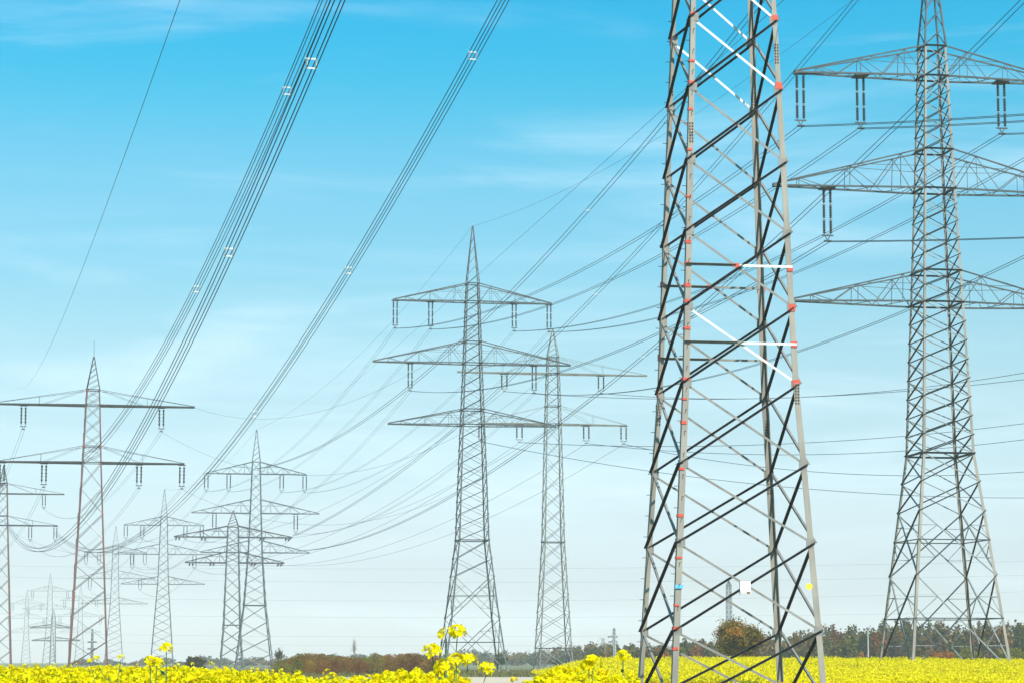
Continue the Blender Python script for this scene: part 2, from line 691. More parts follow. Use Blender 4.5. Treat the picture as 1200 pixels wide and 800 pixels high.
            for i in range(nz):
                u0, u1 = i / nz, (i + 1) / nz
                sa = -1 if i % 2 else 1
                web(bc[sa][0].lerp(bc[sa][1], u0), bc[-sa][0].lerp(bc[-sa][1], u1), wb * 0.5)
            if wbm.v:
                wbm.build('web', m_arm, arm)
            ANCHOR[(key, ai, 'tip', s_)] = root_pt(P, d, zg, rz, (s_ * h, 0, zb))
        # body belts at the arm
        for zq in (zb, zt):
            for n, tt, sgn, ax, _ in FACES:
                a = cor(zq, -1, sgn) if ax == 'y' else cor(zq, sgn, 1)
                c = cor(zq, 1, sgn) if ax == 'y' else cor(zq, sgn, -1)
                if detail >= 2:
                    link('belt', unit(m_arm), root, angle_matrix(a, c, wb * 1.4, n, 1, 0.014))
        for ii, q in enumerate(A.get('ins', ())):
            off, ln = q[0] * s, q[1] * s
            st = STRING_NEAR if detail >= 3 else STRING_FAR
            zh = zb - chord * 0.75 - 0.05
            th = 1.0 if detail >= 3 else 1.3
            for sd in (-1, 1):
                M = Matrix.Translation((off + sd * gap / 2, 0, zh)) @ Matrix.Diagonal((th, th, ln, 1))
                so = link('insulator_string', st, root, M)
                if detail >= 2:
                    for fz in (0.33, 0.66):
                        link('fitting_ring', RING, so, Matrix.Translation((0, 0, -fz)) @ Matrix.Diagonal((.9, .9, 1 / ln, 1)))
            y = MB()
            y.box((off, 0, zh - ln - 0.04), (gap + 0.35, 0.09, 0.10))
            y.bar((off - gap * .35, 0, zh - ln - 0.08), (off, 0, zh - ln - 0.42), 0.06)
            y.bar((off + gap * .35, 0, zh - ln - 0.08), (off, 0, zh - ln - 0.42), 0.06)
            y.box((off, 0, zh - ln - 0.45), (0.5, 0.3, 0.09))
            y.build('yoke', m_arm, root)
            ANCHOR[(key, ai, ii)] = root_pt(P, d, zg, rz, (off, 0, zh - ln - 0.48))
        # strain strings lie along the line
        for ii, q in enumerate(A.get('strain', ())):
            off = q * s
            for dy in (-1, 1):
                for sd in (-1, 1):
                    M = Matrix.Translation((off + sd * 0.4, dy * 0.3, zb - 0.1)) @ Matrix.Rotation(-dy * R(83), 4, 'X') @ Matrix.Diagonal((1.5, 1.5, 4.6, 1))
                    link('insulator_string', STRING_FAR, root, M)
            ANCHOR[(key, ai, 's', ii)] = root_pt(P, d, zg, rz, (off, -4.8, zb - 0.7))
            ANCHOR[(key, ai, 't', ii)] = root_pt(P, d, zg, rz, (off, 4.8, zb - 0.7))
    # primer-red plates on the joints
    for (sx, sy, ylist) in red:
        for yq in ylist:
            z = Z(yq)
            c = cor(z, sx, sy)
            m = MB()
            w = wl * (random.uniform(0.6, 0.95) if len(ylist) > 12 else random.uniform(0.8, 1.05))
            hh = w * (random.uniform(0.45, 0.8) if (len(ylist) > 12) else random.uniform(0.9, 1.3))
            m.box((c.x - sx * w * 0.5, c.y + sy * 0.018, z), (w * 1.12, 0.03, hh))
            m.box((c.x + sx * 0.018, c.y - sy * w * 0.5, z), (0.03, w * 1.12, hh))
            m.build('joint_plate', M_RED, root)
    return root, Z, s, cor


def root_pt(P, d, zg, rz, q):
    c, s = math.cos(rz), math.sin(rz)
    return Vector((P.x + q[0] * c - q[1] * s, d + q[0] * s + q[1] * c, zg + q[2]))


RZ = R(9.3)

# near pylon -------------------------------------------------------
NW = {9: True}
lvN = [829, 740, 640, 550, 457, 369, 283, 201, 117, 36, -44, -122, -198, -272, -344, -414, -482, -550, -616, -680, -742, -802]


def light_near(i, n, fi):
    # lvN sorted upward: panel i spans lvN[i]..lvN[i+1]
    if (fi == 0 and i in (4, 8, 9, 10)) or (fi == 2 and i in (8, 9)):
        return M_WHITE
    return M_BRACE


FLred = [32, 87, 112, 143, 190, 244, 296, 320, 346, 364, 395, 453, 476, 503, 556, 609, 657, 711, 737, 760]
rootN, ZN, sN, corN = tower(
    'N', 'lattice_pylon', 'huge near grey pylon with white replaced braces and red joint plates', 'pylons in the field',
    (855, 829), 90.0, RZ,
    [(829, 183), (800, 179), (640, 160), (550, 149), (457, 136.5), (200, 118), (0, 101.5), (-300, 76), (-600, 50), (-800, 33)],
    lvN,
    [dict(yb=-390, yt=-450, l=360, r=360), dict(yb=-650, yt=-712, l=460, r=460)],
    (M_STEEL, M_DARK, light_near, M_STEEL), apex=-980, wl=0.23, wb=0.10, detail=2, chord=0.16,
    red=[(-1, -1, FLred), (1, -1, [33, 112, 324, 369, 411, 455]), (-1, 1, [39, 118, 326, 412, 455]), (1, 1, [37, 120, 328, 371, 413, 457])])

b_unit_white = unit(M_WHITE)
# level members half grey, half white
for (sy, yq) in ((-1, 322), (1, 327), (-1, 411), (1, 413)):
    z = ZN(yq)
    a, c = corN(z, -1, sy), corN(z, 1, sy)
    mid = a.lerp(c, 0.47)
    link('belt', unit(M_BRACE), rootN, angle_matrix(a, mid, 0.10, (0, -1, 0), 1, 0.03))
    link('belt', b_unit_white if sy < 0 else unit(M_BRACE), rootN, angle_matrix(mid, c, 0.095, (0, -1, 0), -1, 0.045))
    m = MB()
    m.box((mid.x, mid.y - 0.05, z), (0.24, 0.03, 0.17))
    m.build('joint_plate', M_RED if yq < 340 else M_BRACE, rootN)
# grey gusset plates on the remaining joints
for yq in lvN[1:11]:
    z = ZN(yq)
    for sx in (-1, 1):
        for sy in (-1, 1):
            c = corN(z, sx, sy)
            m = MB()
            m.box((c.x - sx * 0.16, c.y + sy * 0.006, z), (0.30, 0.016, 0.34))
            m.box((c.x + sx * 0.006, c.y - sy * 0.16, z), (0.016, 0.30, 0.34))
            m.build('gusset_plate', M_BRACE, rootN)
# bolted splices on the legs
for (sx, sy, yq) in ((1, -1, 75), (-1, 1, 90), (1, 1, 105), (1, 1, 495), (1, -1, 468), (-1, -1, 170), (-1, 1, 480), (1, 1, 560)):
    z = ZN(yq)
    c = corN(z, sx, sy)
    m = MB()
    m.box((c.x - sx * 0.11, c.y + sy * 0.008, z), (0.2, 0.018, 0.85))
    sp = m.build('splice_plate', M_STEEL, rootN)
    bm_ = MB()
    for k in range(7):
        for q in (0.06, 0.16):
            bm_.box((c.x - sx * q, c.y + (sy if sy < 0 else -1) * 0.03, z - 0.36 + k * 0.12), (0.045, 0.05, 0.045))
    bm_.build('bolts', M_DARK, sp)
# step bolts up the left legs
for sy in (-1, 1):
    for k in range(62):
        z = 2.6 + k * 0.42
        c = corN(z, -1, sy)
        m = MB()
        e = -0.2 if k % 2 else 0.0
        if k % 2:
            m.bar((c.x + 0.12, c.y + sy * 0.01, z), (c.x + 0.12, c.y + sy * 0.17, z), 0.022)
        else:
            m.bar((c.x, c.y - sy * 0.12, z), (c.x - 0.17, c.y - sy * 0.12, z), 0.022)
        m.build('step_bolt', M_DARK, rootN)
# plates fixed to it: white box, blue tag, yellow disc
def at_local(root, p):
    return root.matrix_basis.inverted() @ p


bpy.context.view_layer.update()
inv = Matrix.LocRotScale(rootN.location, rootN.rotation_euler, None).inverted()
z = ZN(690)
p = inv @ at(874, 688, 87.0)
fy = -corN(p.z, 1, 1).y
m = MB()
m.box((p.x, fy - 0.10, p.z), (0.40, 0.16, 0.50))
sg = m.build('sign_box', M_SIGNW, rootN)
m = MB()
m.box((p.x, fy - 0.185, p.z - 0.19), (0.40, 0.012, 0.12))  # shade along the foot of the box, put on as a grey slab
m.build('sign_shade', mat('sign_shade_grey', (0.5, 0.47, 0.46), 0.5), sg)
m = MB()
m.box((p.x + 0.11, fy - 0.195, p.z - 0.19), (0.11, 0.012, 0.075))
m.build('sign_mark', mat('brown_mark', (0.16, 0.07, 0.05), 0.6), sg)
p = inv @ at(794, 687, 87.0)
m = MB()
m.box((p.x, fy - 0.05, p.z), (0.30, 0.02, 0.14))
tag(m.build('tag_plate', M_SIGNB, rootN), 'small light blue tag plate')
p = inv @ at(953.5, 686, 87.0)
m = MB()
vs = [(p.x + 0.125 * math.cos(a), fy - 0.06 + q, p.z + 0.125 * math.sin(a)) for q in (0, 0.02) for a in np.linspace(0, 2 * math.pi, 16, False)]
m.add(vs, [tuple(range(16)), tuple(range(31, 15, -1))] + [(i, (i + 1) % 16, 16 + (i + 1) % 16, 16 + i) for i in range(16)])
tag(m.build('tag_plate', M_SIGNY, rootN), 'small round yellow tag plate')

GP = 'pylons in the field'
# tall right pylon ---------------------------------------------------
lvR = [600, 566, 533] + list(np.linspace(533, 357, 9)[1:]) + [338, 320] + list(np.linspace(320, 222, 6)[1:]) + [200, 178] + list(np.linspace(178, 92, 6)[1:]) + [74, 57] 
tower('R', 'lattice_pylon', 'tall three-armed grey pylon standing in the flowers at the right edge', GP,
      (1106, 772), 165.0, RZ,
      [(772, 118), (675, 96), (600, 79), (533, 63), (400, 52.5), (230, 39), (92, 29.5), (57, 26.5)],
      lvR,
      [dict(yb=92, yt=57, l=169, r=169, ins=[(-164, 55), (-90, 55), (86, 55), (164, 55)]),
       dict(yb=224, yt=178, l=197, r=197, ins=[(-133, 55), (133, 55)]),
       dict(yb=357, yt=320, l=178, r=178)],
      (M_STEEL, M_TEAL, M_TEALL, M_TEAL), belts=[533], bigx=[(675, 600), (788, 675)], apex=-72, wl=0.20, wb=0.09, detail=3, gap=0.5, chord=0.105)

# central pylon -------------------------------------------------------
lvB = [676, 655, 633] + list(np.linspace(633, 498, 10)[1:]) + [489, 480] + list(np.linspace(480, 426, 5)[1:]) + [413, 401] + list(np.linspace(401, 354, 5)[1:]) + [343, 333]
tower('B', 'lattice_pylon', 'three-armed grey pylon in the middle of the picture, yellow blossoms before it', GP,
      (553, 787), 308.0, RZ,
      [(787, 74), (725, 57), (676, 46), (633, 36), (498, 26.5), (426, 21), (354, 16.5), (333, 14.5)],
      lvB,
      [dict(yb=354, yt=333, l=94, r=94, ins=[(-92, 28), (-50, 28), (50, 28), (92, 28)]),
       dict(yb=426, yt=401, l=117, r=117, ins=[(-74, 28), (74, 28)]),
       dict(yb=498, yt=480, l=99, r=99)],
      (M_TEAL, M_TEAL, M_TEALL, M_TEAL), belts=[633], bigx=[(725, 676), (787, 725)], apex=265, wl=0.19, wb=0.085, detail=3, gap=0.5, chord=0.135)

# two-armed pylon right of centre -------------------------------------
lvC = list(np.linspace(759, 635, 7)) + list(np.linspace(635, 497, 8)[1:]) + [486, 476] + list(np.linspace(476, 438, 4)[1:]) + [428, 419]
tower('C', 'lattice_pylon', 'slimmer two-armed olive pylon just right of the central pylon', GP,
      (648.5, 785), 368.0, RZ,
      [(785, 41), (759, 37.5), (635, 24), (497, 18), (438, 14.5), (419, 13)],
      lvC,
      [dict(yb=438, yt=419, l=113, r=113, ins=[(-58, 17), (58, 17)]),
       dict(yb=497, yt=476, l=88, r=88, ins=[(-85, 17), (-40, 17), (40, 17), (85, 17)])],
      (M_OLIVE, M_TEALL, M_TEALL, M_OLIVE), belts=[635, 759], bigx=[(785, 759)], tie=True, apex=385, wl=0.19, wb=0.09, detail=2, gap=0.85, chord=0.17)

def light_left(i, n, fi):
    return M_WHITE if i in (2, 5) and fi == 0 else M_TEALL


# red-brown pylon at the left ---------------------------------------
lvA = list(np.linspace(781, 542, 9)) + [532, 523] + [508, 491, 475] + [466, 457]
tower('A', 'lattice_pylon', 'two-armed brown pylon with red joints at the left', GP,
      (103, 785), 330.0, RZ,
      [(785, 46), (542, 22.5), (475, 17.5), (457, 15.5)],
      lvA,
      [dict(yb=475, yt=457, l=116, r=118, ins=[(-80, 24), (80, 24)]),
       dict(yb=542, yt=523, l=107, r=107, ins=[(-103, 24), (-55, 24), (55, 24), (105, 24)])],
      (M_RUST, M_RUST, light_left, M_DARK), tie=True, apex=418, mast=2.4, wl=0.23, wb=0.08, detail=2, gap=0.6, chord=0.2, skip_light=True,
      red=[(-1, -1, [457, 523, 700]), (1, -1, [457, 523, 600])])

# second red-brown pylon, cut by the left edge --------------------------
tower('A2', 'lattice_pylon', 'brown pylon cut in half by the left picture edge', GP,
      (-1, 783), 560.0, RZ,
      [(783, 28), (615, 13), (578, 10.5), (568, 9.5)],
      list(np.linspace(783, 615, 9)) + [605, 590, 578, 568],
      [dict(yb=578, yt=566, l=70, r=70, ins=[(-47, 14), (47, 14)]),
       dict(yb=615, yt=604, l=63, r=63, ins=[(-61, 15), (-32, 15), (32, 15), (61, 15)])],
      (M_RUST, M_RUST, M_TEALL, M_DARK), tie=True, apex=545, mast=2.0, wl=0.3, wb=0.11, detail=2, gap=0.7, chord=0.22, skip_light=True,
      red=[(1, -1, [690, 720])])

# farther pylons of the three-armed line ---------------------------------
tower('D', 'lattice_pylon', 'pale three-armed pylon behind the dark-armed strain pylon', GP,
      (297.5, 785), 505.0, RZ,
      [(785, 44), (709, 26), (647, 17), (601, 13.5), (555, 10.5), (541, 9.5)],
      list(np.linspace(785, 709, 5)) + list(np.linspace(709, 647, 6)[1:]) + list(np.linspace(647, 541, 10)[1:]),
      [dict(yb=555, yt=541, l=58, r=58, ins=[(-58, 18), (-32, 18), (30, 18), (57, 18)]),
       dict(yb=601, yt=585, l=74, r=74, ins=[(-48, 18), (47, 20)]),
       dict(yb=647, yt=633, l=63, r=63)],
      (M_TEAL, M_TEAL, M_TEALL, M_TEAL), belts=[709], apex=503, wl=0.22, wb=0.10, detail=1, gap=0.75, chord=0.14)
tower('T', 'lattice_pylon', 'short dark-armed strain pylon with level insulators, left of centre', GP,
      (271, 785), 585.0, RZ,
      [(785, 27), (732, 20), (659, 15.5), (628, 13.5), (617, 13)],
      list(np.linspace(785, 659, 9)) + [652, 646, 637, 628, 617],
      [dict(yb=629, yt=616, l=68, r=69, strain=[-64, -34, 34, 64]), dict(yb=659, yt=646, l=55, r=60, strain=[-48, -24, 24, 55])],
      (M_TEAL, M_TEAL, M_TEAL, M_DARK), belts=[732], apex=598, wl=0.3, wb=0.13, detail=1, chord=0.24)
tower('E', 'lattice_pylon', 'faint three-armed pylon behind the tall single flower head', GP,
      (189.5, 783), 640.0, RZ,
      [(783, 27), (684, 13), (649, 10.5), (615, 8.5), (605, 7.5)],
      list(np.linspace(783, 684, 11)) + list(np.linspace(684, 605, 9)[1:]),
      [dict(yb=615, yt=605, l=46, r=46, ins=[(-44, 14), (-25, 14), (25, 14), (44, 14)]),
       dict(yb=649, yt=637, l=57, r=57, ins=[(-36, 14), (36, 14)]), dict(yb=684, yt=675, l=48, r=48)],
      (M_TEAL, M_TEAL, M_TEALL, M_TEAL), apex=573, wl=0.22, wb=0.09, detail=1, gap=0.9, chord=0.13)
tower('F', 'lattice_pylon', 'very faint pylon just right of the brown two-armed pylon', GP,
      (133, 781), 800.0, RZ,
      [(781, 22), (707, 10.5), (677, 8.5), (647, 7), (639, 6.5)],
      list(np.linspace(781, 707, 11)) + list(np.linspace(707, 639, 9)[1:]),
      [dict(yb=647, yt=639, l=36, r=36, ins=[(-34, 12), (-19, 12), (19, 12), (34, 12)]),
       dict(yb=677, yt=668, l=46, r=46, ins=[(-29, 12), (29, 12)]), dict(yb=707, yt=700, l=38, r=38)],
      (M_TEAL, M_TEAL, M_TEALL, M_TEAL), apex=616, wl=0.2, wb=0.08, detail=1, gap=1.0, chord=0.12)
for (k, lb, x, d, ap, ys_, hw, bw) in (
        ('G', 'ghostly distant three-armed pylon left of the brown pylon', 57, 1100, 671, (692, 713, 733), (25, 31, 26), 15),
        ('H', 'faintest distant pylon, between the two brown pylons', 30, 1350, 690, (707, 724, 740), (20, 25, 21), 11),
        ('I', 'distant pylon showing through the brown pylon legs', 93, 1150, 684, (703, 722, 740), (23, 29, 24), 12)):
    tower(k, 'lattice_pylon', lb, GP, (x, 779), d, RZ,
          [(779, bw), (ys_[2], bw * .5), (ys_[0], bw * .34), (ys_[0] - 5, bw * .3)],
          list(np.linspace(779, ys_[0] - 5, 16)),
          [dict(yb=y, yt=y - 6, l=h, r=h, ins=[(-h * .8, 8), (h * .8, 8)] if i < 2 else []) for i, (y, h) in enumerate(zip(ys_, hw))],
          (M_TEAL, M_TEAL, M_TEALL, M_TEAL), apex=ap, wl=0.17, wb=0.07, detail=1, gap=1.0, chord=0.11)
tower('J', 'lattice_pylon', 'small dark pylon with two level arms far left above the flowers', GP, (61.5, 780), 900.0, RZ,
      [(780, 7), (752, 6), (735, 5.2), (722, 4.4)], list(np.linspace(780, 722, 14)),
      [dict(yb=735, yt=731, l=27, r=20), dict(yb=750, yt=746, l=24, r=31)],
      (M_TEAL, M_TEAL, M_TEALL, M_TEAL), apex=714, wl=0.26, wb=0.12, detail=1, chord=0.36)

# ------------------------------------------------------------------ cables
GC = 'overhead cables'


def parab(P0, P1, sag, n=48, t0=0.0, t1=1.0):
    t = np.linspace(t0, t1, n)
    P0, P1 = np.array(P0), np.array(P1)
    P = P0[None] + (P1 - P0)[None] * t[:, None]
    P[:, 2] -= 4 * sag * t * (1 - t)
    return P


def cable_set(name, label, P, offs, rad, m, spacers=(), cat='cable', box_sp=True):
    """one thing: an Empty with a mesh for each wire (and each spacer); a single wire is a mesh itself"""
    P = np.asarray(P)
    tdir = P[-1] - P[0]
    side = np.array([tdir[1], -tdir[0], 0.0])
    side /= np.linalg.norm(side)
    org = Vector(P[0])
    if len(offs) == 1:
        mb = MB()
        mb.tube([Vector(p) - org for p in P], rad, 4)
        o = mb.build(name, m)
        o.location = org
        return tag(o, label, cat, GC)
    root = empty(name, org)
    tag(root, label, cat, GC)
    for (a, c) in offs:
        mb = MB()
        mb.tube([Vector(p + side * a + np.array([0, 0, c])) - org for p in P], rad, 4)
        mb.build('wire', m, root)
    for sp in spacers:
        k = int(np.argmin(np.abs(proj(P)[:, 1] - sp)))
        c = Vector(P[k]) - org
        mb = MB()
        sd = Vector(side)
        pts = [c + sd * a + Vector((0, 0, q)) for a, q in offs]
        if len(pts) == 4:
            order = [0, 1, 3, 2]
            for i in range(4):
                mb.bar(pts[order[i]], pts[order[(i + 1) % 4]], 0.085, 0.07, n=(0, 1, 0.3))
            for p_ in pts:
                mb.box(p_, (0.1, 0.14, 0.11))
        else:
            mb.bar(pts[0], pts[1], 0.06, 0.06, n=(0, 1, 0.3))
            for p_ in pts:
                mb.box(p_, (0.1, 0.14, 0.11))
        mb.build('spacer', M_SPACER, root)
    return root


def fit(pts, d1, lo, hi, ext=(0.0, 0.0), n=60):
    """a sagging span whose picture follows pts (first at the near end): solve near distance and sag"""
    pts = np.array(pts, float)
    best = None
    for d0 in np.linspace(lo, hi, 60):
        P0, P1 = np.array(at(*pts[0], d0)), np.array(at(*pts[-1], d1))
        # place each traced point on the straight ground line, then least squares on the sag
        tt = np.linspace(0, 1, 400)
        L = P0[None] + (P1 - P0)[None] * tt[:, None]
        pxs = 600 + F * L[:, 0] / (L[:, 1] * CP + (L[:, 2] - EYE) * SP)
        num = den = 0
        req = []
        for q in pts[1:-1]:
            t = np.interp(-q[0], -pxs if pxs[0] > pxs[-1] else pxs, tt) if pxs[0] > pxs[-1] else np.interp(q[0], pxs, tt)
            Y = P0[1] + (P1[1] - P0[1]) * t
            zq = EYE + ray(*q)[1] * Y
            zl = P0[2] + (P1[2] - P0[2]) * t
            k = 4 * t * (1 - t)
            w = 1.0 / Y
            num += w * w * k * (zl - zq)
            den += w * w * k * k
            req.append((t, zl - zq, k, w))
        sag = num / den
        err = sum((w * (r - sag * k)) ** 2 for t, r, k, w in req)
        if best is None or err < best[0]:
            best = (err, d0, sag, P0, P1)
    err, d0, sag, P0, P1 = best
    print('fit d0 %.0f sag %.1f rms px %.1f' % (d0, sag, F * math.sqrt(err / max(1, len(pts) - 2))))
    return parab(P0, P1, sag, n, -ext[0], 1 + ext[1])


Q4 = [(-.2, .2), (.2, .2), (-.2, -.2), (.2, -.2)]
Q2 = [(-.2, 0.0), (.2, 0.0)]
# four-wire bundles overhead at the left
cable_set('cable_bundle', 'four-wire bundle with spacers, leftmost of the three steep bundles at the top',
          fit([(381, 0), (338, 104), (235, 330), (199, 400), (160, 465), (97, 540)], 325, 70, 240, (0.35, 0.0)), [(a * 1.35, c * 1.35) for a, c in Q4], 0.034, M_CABLE, (104, 337))
cable_set('cable_bundle', 'four-wire bundle with spacers, middle of the three steep bundles at the top',
          fit([(396, 0), (360, 80), (265, 305), (224, 400), (187, 470), (136, 560), (87, 622), (50, 643), (12, 620)], 440, 60, 220, (0.3, 0.06)), [(a * 1.3, c * 1.3) for a, c in Q4], 0.034, M_CABLE, (80, 305))
cable_set('cable_bundle', 'four-wire bundle with spacers, rightmost of the three steep bundles at the top',
          fit([(590, 0), (545, 82), (455, 240), (417, 305), (357, 400), (293, 495), (220, 580), (193, 605), (165, 628), (138, 641), (108, 645)], 420, 60, 240, (0.2, 0.3)), [(a * 1.3, c * 1.3) for a, c in Q4], 0.034, M_CABLE, (82, 305, 492))
cable_set('earth_wire', 'single thin wire curving down through the empty sky at the far left',
          fit([(211, 0), (150, 170), (100, 310), (66, 390), (33, 450)], 450, 90, 300, (0.12, 0.5)), [(0, 0)], 0.017, M_CABLE2)
# two-wire cables from the upper right
cable_set('cable_pair', 'dark twin cable seen through the near pylon top, ending at the pale pylon',
          fit([(893, 0), (810, 97), (775, 148), (684, 253), (600, 342), (506, 432), (405, 505), (356, 533), (300, 549)], 500, 60, 330, (0.06, 0.0)), [(-.28, 0.0), (.28, 0.0)], 0.045, M_CABLE, (253, 503))
cable_set('cable_pair', 'dark twin cable from the top edge between the near and right pylons',
          fit([(1003, 0), (927, 87), (840, 195), (770, 270), (700, 345), (642, 395), (600, 440), (560, 482), (500, 527), (457, 564), (405, 596), (345, 627)], 500, 60, 350, (0.06, 0.0)), [(-.28, 0.0), (.28, 0.0)], 0.045, M_CABLE, (345, 562))
cable_set('cable_pair', 'dark twin cable from the top right corner crossing the right pylon',
          fit([(1197, 3), (1110, 87), (1000, 197), (927, 262), (805, 370), (766, 407), (710, 457), (660, 495), (570, 555), (529, 580), (454, 620), (405, 634), (340, 645)], 580, 60, 330, (0.06, 0.0)), [(-.28, 0.0), (.28, 0.0)], 0.045, M_CABLE, (425,))
cable_set('earth_wire', 'thin single wire above the dark twin cable left of the near pylon',
          fit([(985, -60), (772, 125), (635, 257), (560, 325), (490, 385), (400, 460)], 430, 80, 260, (0.2, 0.2)), [(0, 0)], 0.014, M_CABLE2)


def span(name, label, a, b_, sag, offs=Q2, rad=0.018, m=M_CABLE2, n=40, spacers=()):
    P = parab(a, b_, sag, n)
    return cable_set(name, label, P, offs, rad, m, spacers)


AN = ANCHOR
# three-armed line: right pylon - central pylon - pale pylon - faint pylon
pos = {0: ['outer left', 'inner left', 'inner right', 'outer right'], 1: ['left', 'right']}
arm_n = {0: 'top', 1: 'middle'}
for ai in (0, 1):
    for ii in range(4 if ai == 0 else 2):
        w = arm_n[ai] + ' arm, ' + pos[ai][ii] + ' string'
        span('cable_pair', 'twin cable, right to central pylon, ' + w, AN[('R', ai, ii)], AN[('B', ai, ii)], 3.6, rad=0.028, spacers=())
        span('cable_pair', 'twin cable, central pylon to pale pylon, ' + w, AN[('B', ai, ii)], AN[('D', ai, ii)], 5.5, rad=0.02)
        span('cable_pair', 'twin cable, pale pylon to faint pylon, ' + w, AN[('D', ai, ii)], AN[('E', ai, ii)], 4.5, rad=0.022)
        span('cable_pair', 'twin cable beyond the faint pylon, ' + w, AN[('E', ai, ii)], AN[('F', ai, ii)], 4.5, rad=0.025)
        a = AN[('R', ai, ii)]
        e = Vector((a.x + 78, a.y - 50, a.z + 0.5))
        span('cable_pair', 'twin cable leaving picture at right, ' + w, a, e, 2.4, rad=0.027)
span('earth_wire', 'thin earth wire from the central pylon peak up to the right pylon', AN[('B', 'apex')], AN[('R', 'apex')], 3.0, [(0, 0)], 0.016)
span('earth_wire', 'thin earth wire from the central pylon peak down to the pale pylon', AN[('B', 'apex')], AN[('D', 'apex')], 4.0, [(0, 0)], 0.018)
span('earth_wire', 'thin earth wire from the pale pylon peak to the faint pylon', AN[('D', 'apex')], AN[('E', 'apex')], 4.0, [(0, 0)], 0.018)
# two-armed line through the slim pylon
for (k, a, endpx, sag, lb) in (
        ('c0', ('C', 0, 1), (1620, 330, 300), 6.0, 'upper right string of the slim pylon'),
        ('c1', ('C', 0, 0), (1620, 372, 310), 5.0, 'upper left string of the slim pylon'),
        ('c2', ('C', 1, 2), (1640, 420, 330), 6.5, 'lower inner right string of the slim pylon'),
        ('c3', ('C', 1, 3), (1680, 455, 330), 8.5, 'lower outer right string of the slim pylon'),
        ('c4', ('C', 1, 1), (1640, 415, 330), 5.0, 'lower inner left string of the slim pylon'),
        ('c5', ('C', 1, 0), (1700, 540, 380), 7.5, 'lower outer left string of the slim pylon')):
    span('cable', 'flat wire running right from the ' + lb, AN[a], at(*endpx), sag, [(0, 0)], 0.042, M_CABLE, 40)
for (a, b_, lb) in ((('C', 0, 0), ('T', 0, 's', 1), 'upper left'), (('C', 0, 1), ('T', 0, 's', 2), 'upper right'),
                    (('C', 1, 0), ('T', 1, 's', 0), 'lower outer left'), (('C', 1, 1), ('T', 1, 's', 1), 'lower inner left'),
                    (('C', 1, 2), ('T', 1, 's', 2), 'lower inner right'), (('C', 1, 3), ('T', 1, 's', 3), 'lower outer right')):
    span('cable', 'thin wire, slim pylon\'s ' + lb + ' string to strain pylon', AN[a], AN[b_], 6.0, [(0, 0)], 0.028)
# red-brown line
for (ai, ii, w) in ((0, 0, 'upper left'), (0, 1, 'upper right'), (1, 0, 'lower outer left'), (1, 1, 'lower inner left'), (1, 2, 'lower inner right'), (1, 3, 'lower outer right')):
    span('cable_pair', 'faint twin cable between the brown pylons, ' + w + ' strings', AN[('A', ai, ii)], AN[('A2', ai, ii)], 6.5, rad=0.02)
span('earth_wire', 'faint wire from the brown pylon\'s upper right arm tip rising to the right',
     AN[('A', 0, 'tip', 1)], at(560, 385, 250), 5.0, [(0, 0)], 0.014)
span('cable', 'faint sagging wire right of the brown pylon\'s upper arm', AN[('A', 0, 1)], at(640, 440, 300), 9.5, [(0, 0)], 0.016)
span('cable', 'faint sagging wire right of the brown pylon\'s lower arm', AN[('A', 1, 3)], at(650, 500, 320), 9.0, [(0, 0)], 0.016)
span('cable', 'faint wire from the left edge meeting the bundles under the brown pylon', at(-40, 590, 480), at(175, 640, 640), 6.0, [(0, 0)], 0.02)
# far low wires level with the horizon
for i, (y0, y1, d) in enumerate(((660, 652, 760), (672, 668, 780), (694, 686, 820), (716, 712, 840), (738, 731, 860), (746, 742, 900))):
    span('cable', ['highest', 'second highest', 'third', 'fourth', 'second lowest', 'lowest'][i] + ' of the faint level wires low in the sky',
         at(-120, y0, d), at(1400, y1, d * 0.85), 2.5 + 0.6 * (i % 3), [(0, 0)], 0.02, M_CABLE2, 60)

#VEG
# ------------------------------------------------------------------ masts and lamp posts far off
def lamp_post(label, px, py_top, d, w=0.13):
    g = float(ground_z(at(px, 775, d).x, d))
    top = at(px, py_top, d)
    H = top.z - g
    root = empty('lamp_post', (top.x, d, g))
    tag(root, label, 'lamp post')
    m = MB()
    m.tube([(0, 0, -0.2), (0, 0, H * .5), (0, 0, H - 0.25)], [w * .75, w * .62, w * .5], 8)
    m.build('pole', M_FIT, root)
    m = MB()
    m.lathe([(0.05, H - 0.25), (0.24, H - 0.2), (0.30, H - 0.08), (0.2, H + 0.04), (0.03, H + 0.08)], 10)
    m.build('lamp_head', M_TEALL, root)


lamp_post('pale slim lamp post before the wood, left of the right pylon', 1017, 735, 300)
tower('m1', 'lattice_mast', 'thin lattice mast behind the round autumn tree', None, (855, 782), 520.0, R(20),
      [(782, 6.4), (700, 5.2), (686, 5.0)], list(np.linspace(782, 686, 18)), [], (M_TEALL, M_TEAL, M_TEALL, M_TEAL), apex=680, wl=0.16, wb=0.08, detail=1)
tower('m2', 'lattice_mast', 'pale slim mast with stub arms, left of the near pylon', None, (720, 783), 420.0, R(20),
      [(783, 3.4), (738, 2.6)], list(np.linspace(783, 738, 12)), [dict(yb=746, yt=744, l=7, r=3), dict(yb=752, yt=750, l=6, r=3)],
      (M_FIT, M_TEALL, M_TEALL, M_TEALL), apex=735, wl=0.16, wb=0.08, detail=1, chord=0.09)
tower('m3', 'lattice_mast', 'tiny crossed mast seen between the brown pylon legs', None, (107.5, 781), 640.0, R(5),
      [(781, 2.6), (742, 2.0)], list(np.linspace(781, 742, 10)), [dict(yb=752, yt=751, l=5, r=5), dict(yb=760, yt=759, l=5, r=5)],
      (M_TEAL, M_TEAL, M_TEAL, M_TEAL), apex=736, wl=0.2, wb=0.1, detail=1, chord=0.2)
for o in list(C.objects):
    if o.name.startswith('lattice_mast'):
        o['category'] = 'mast'


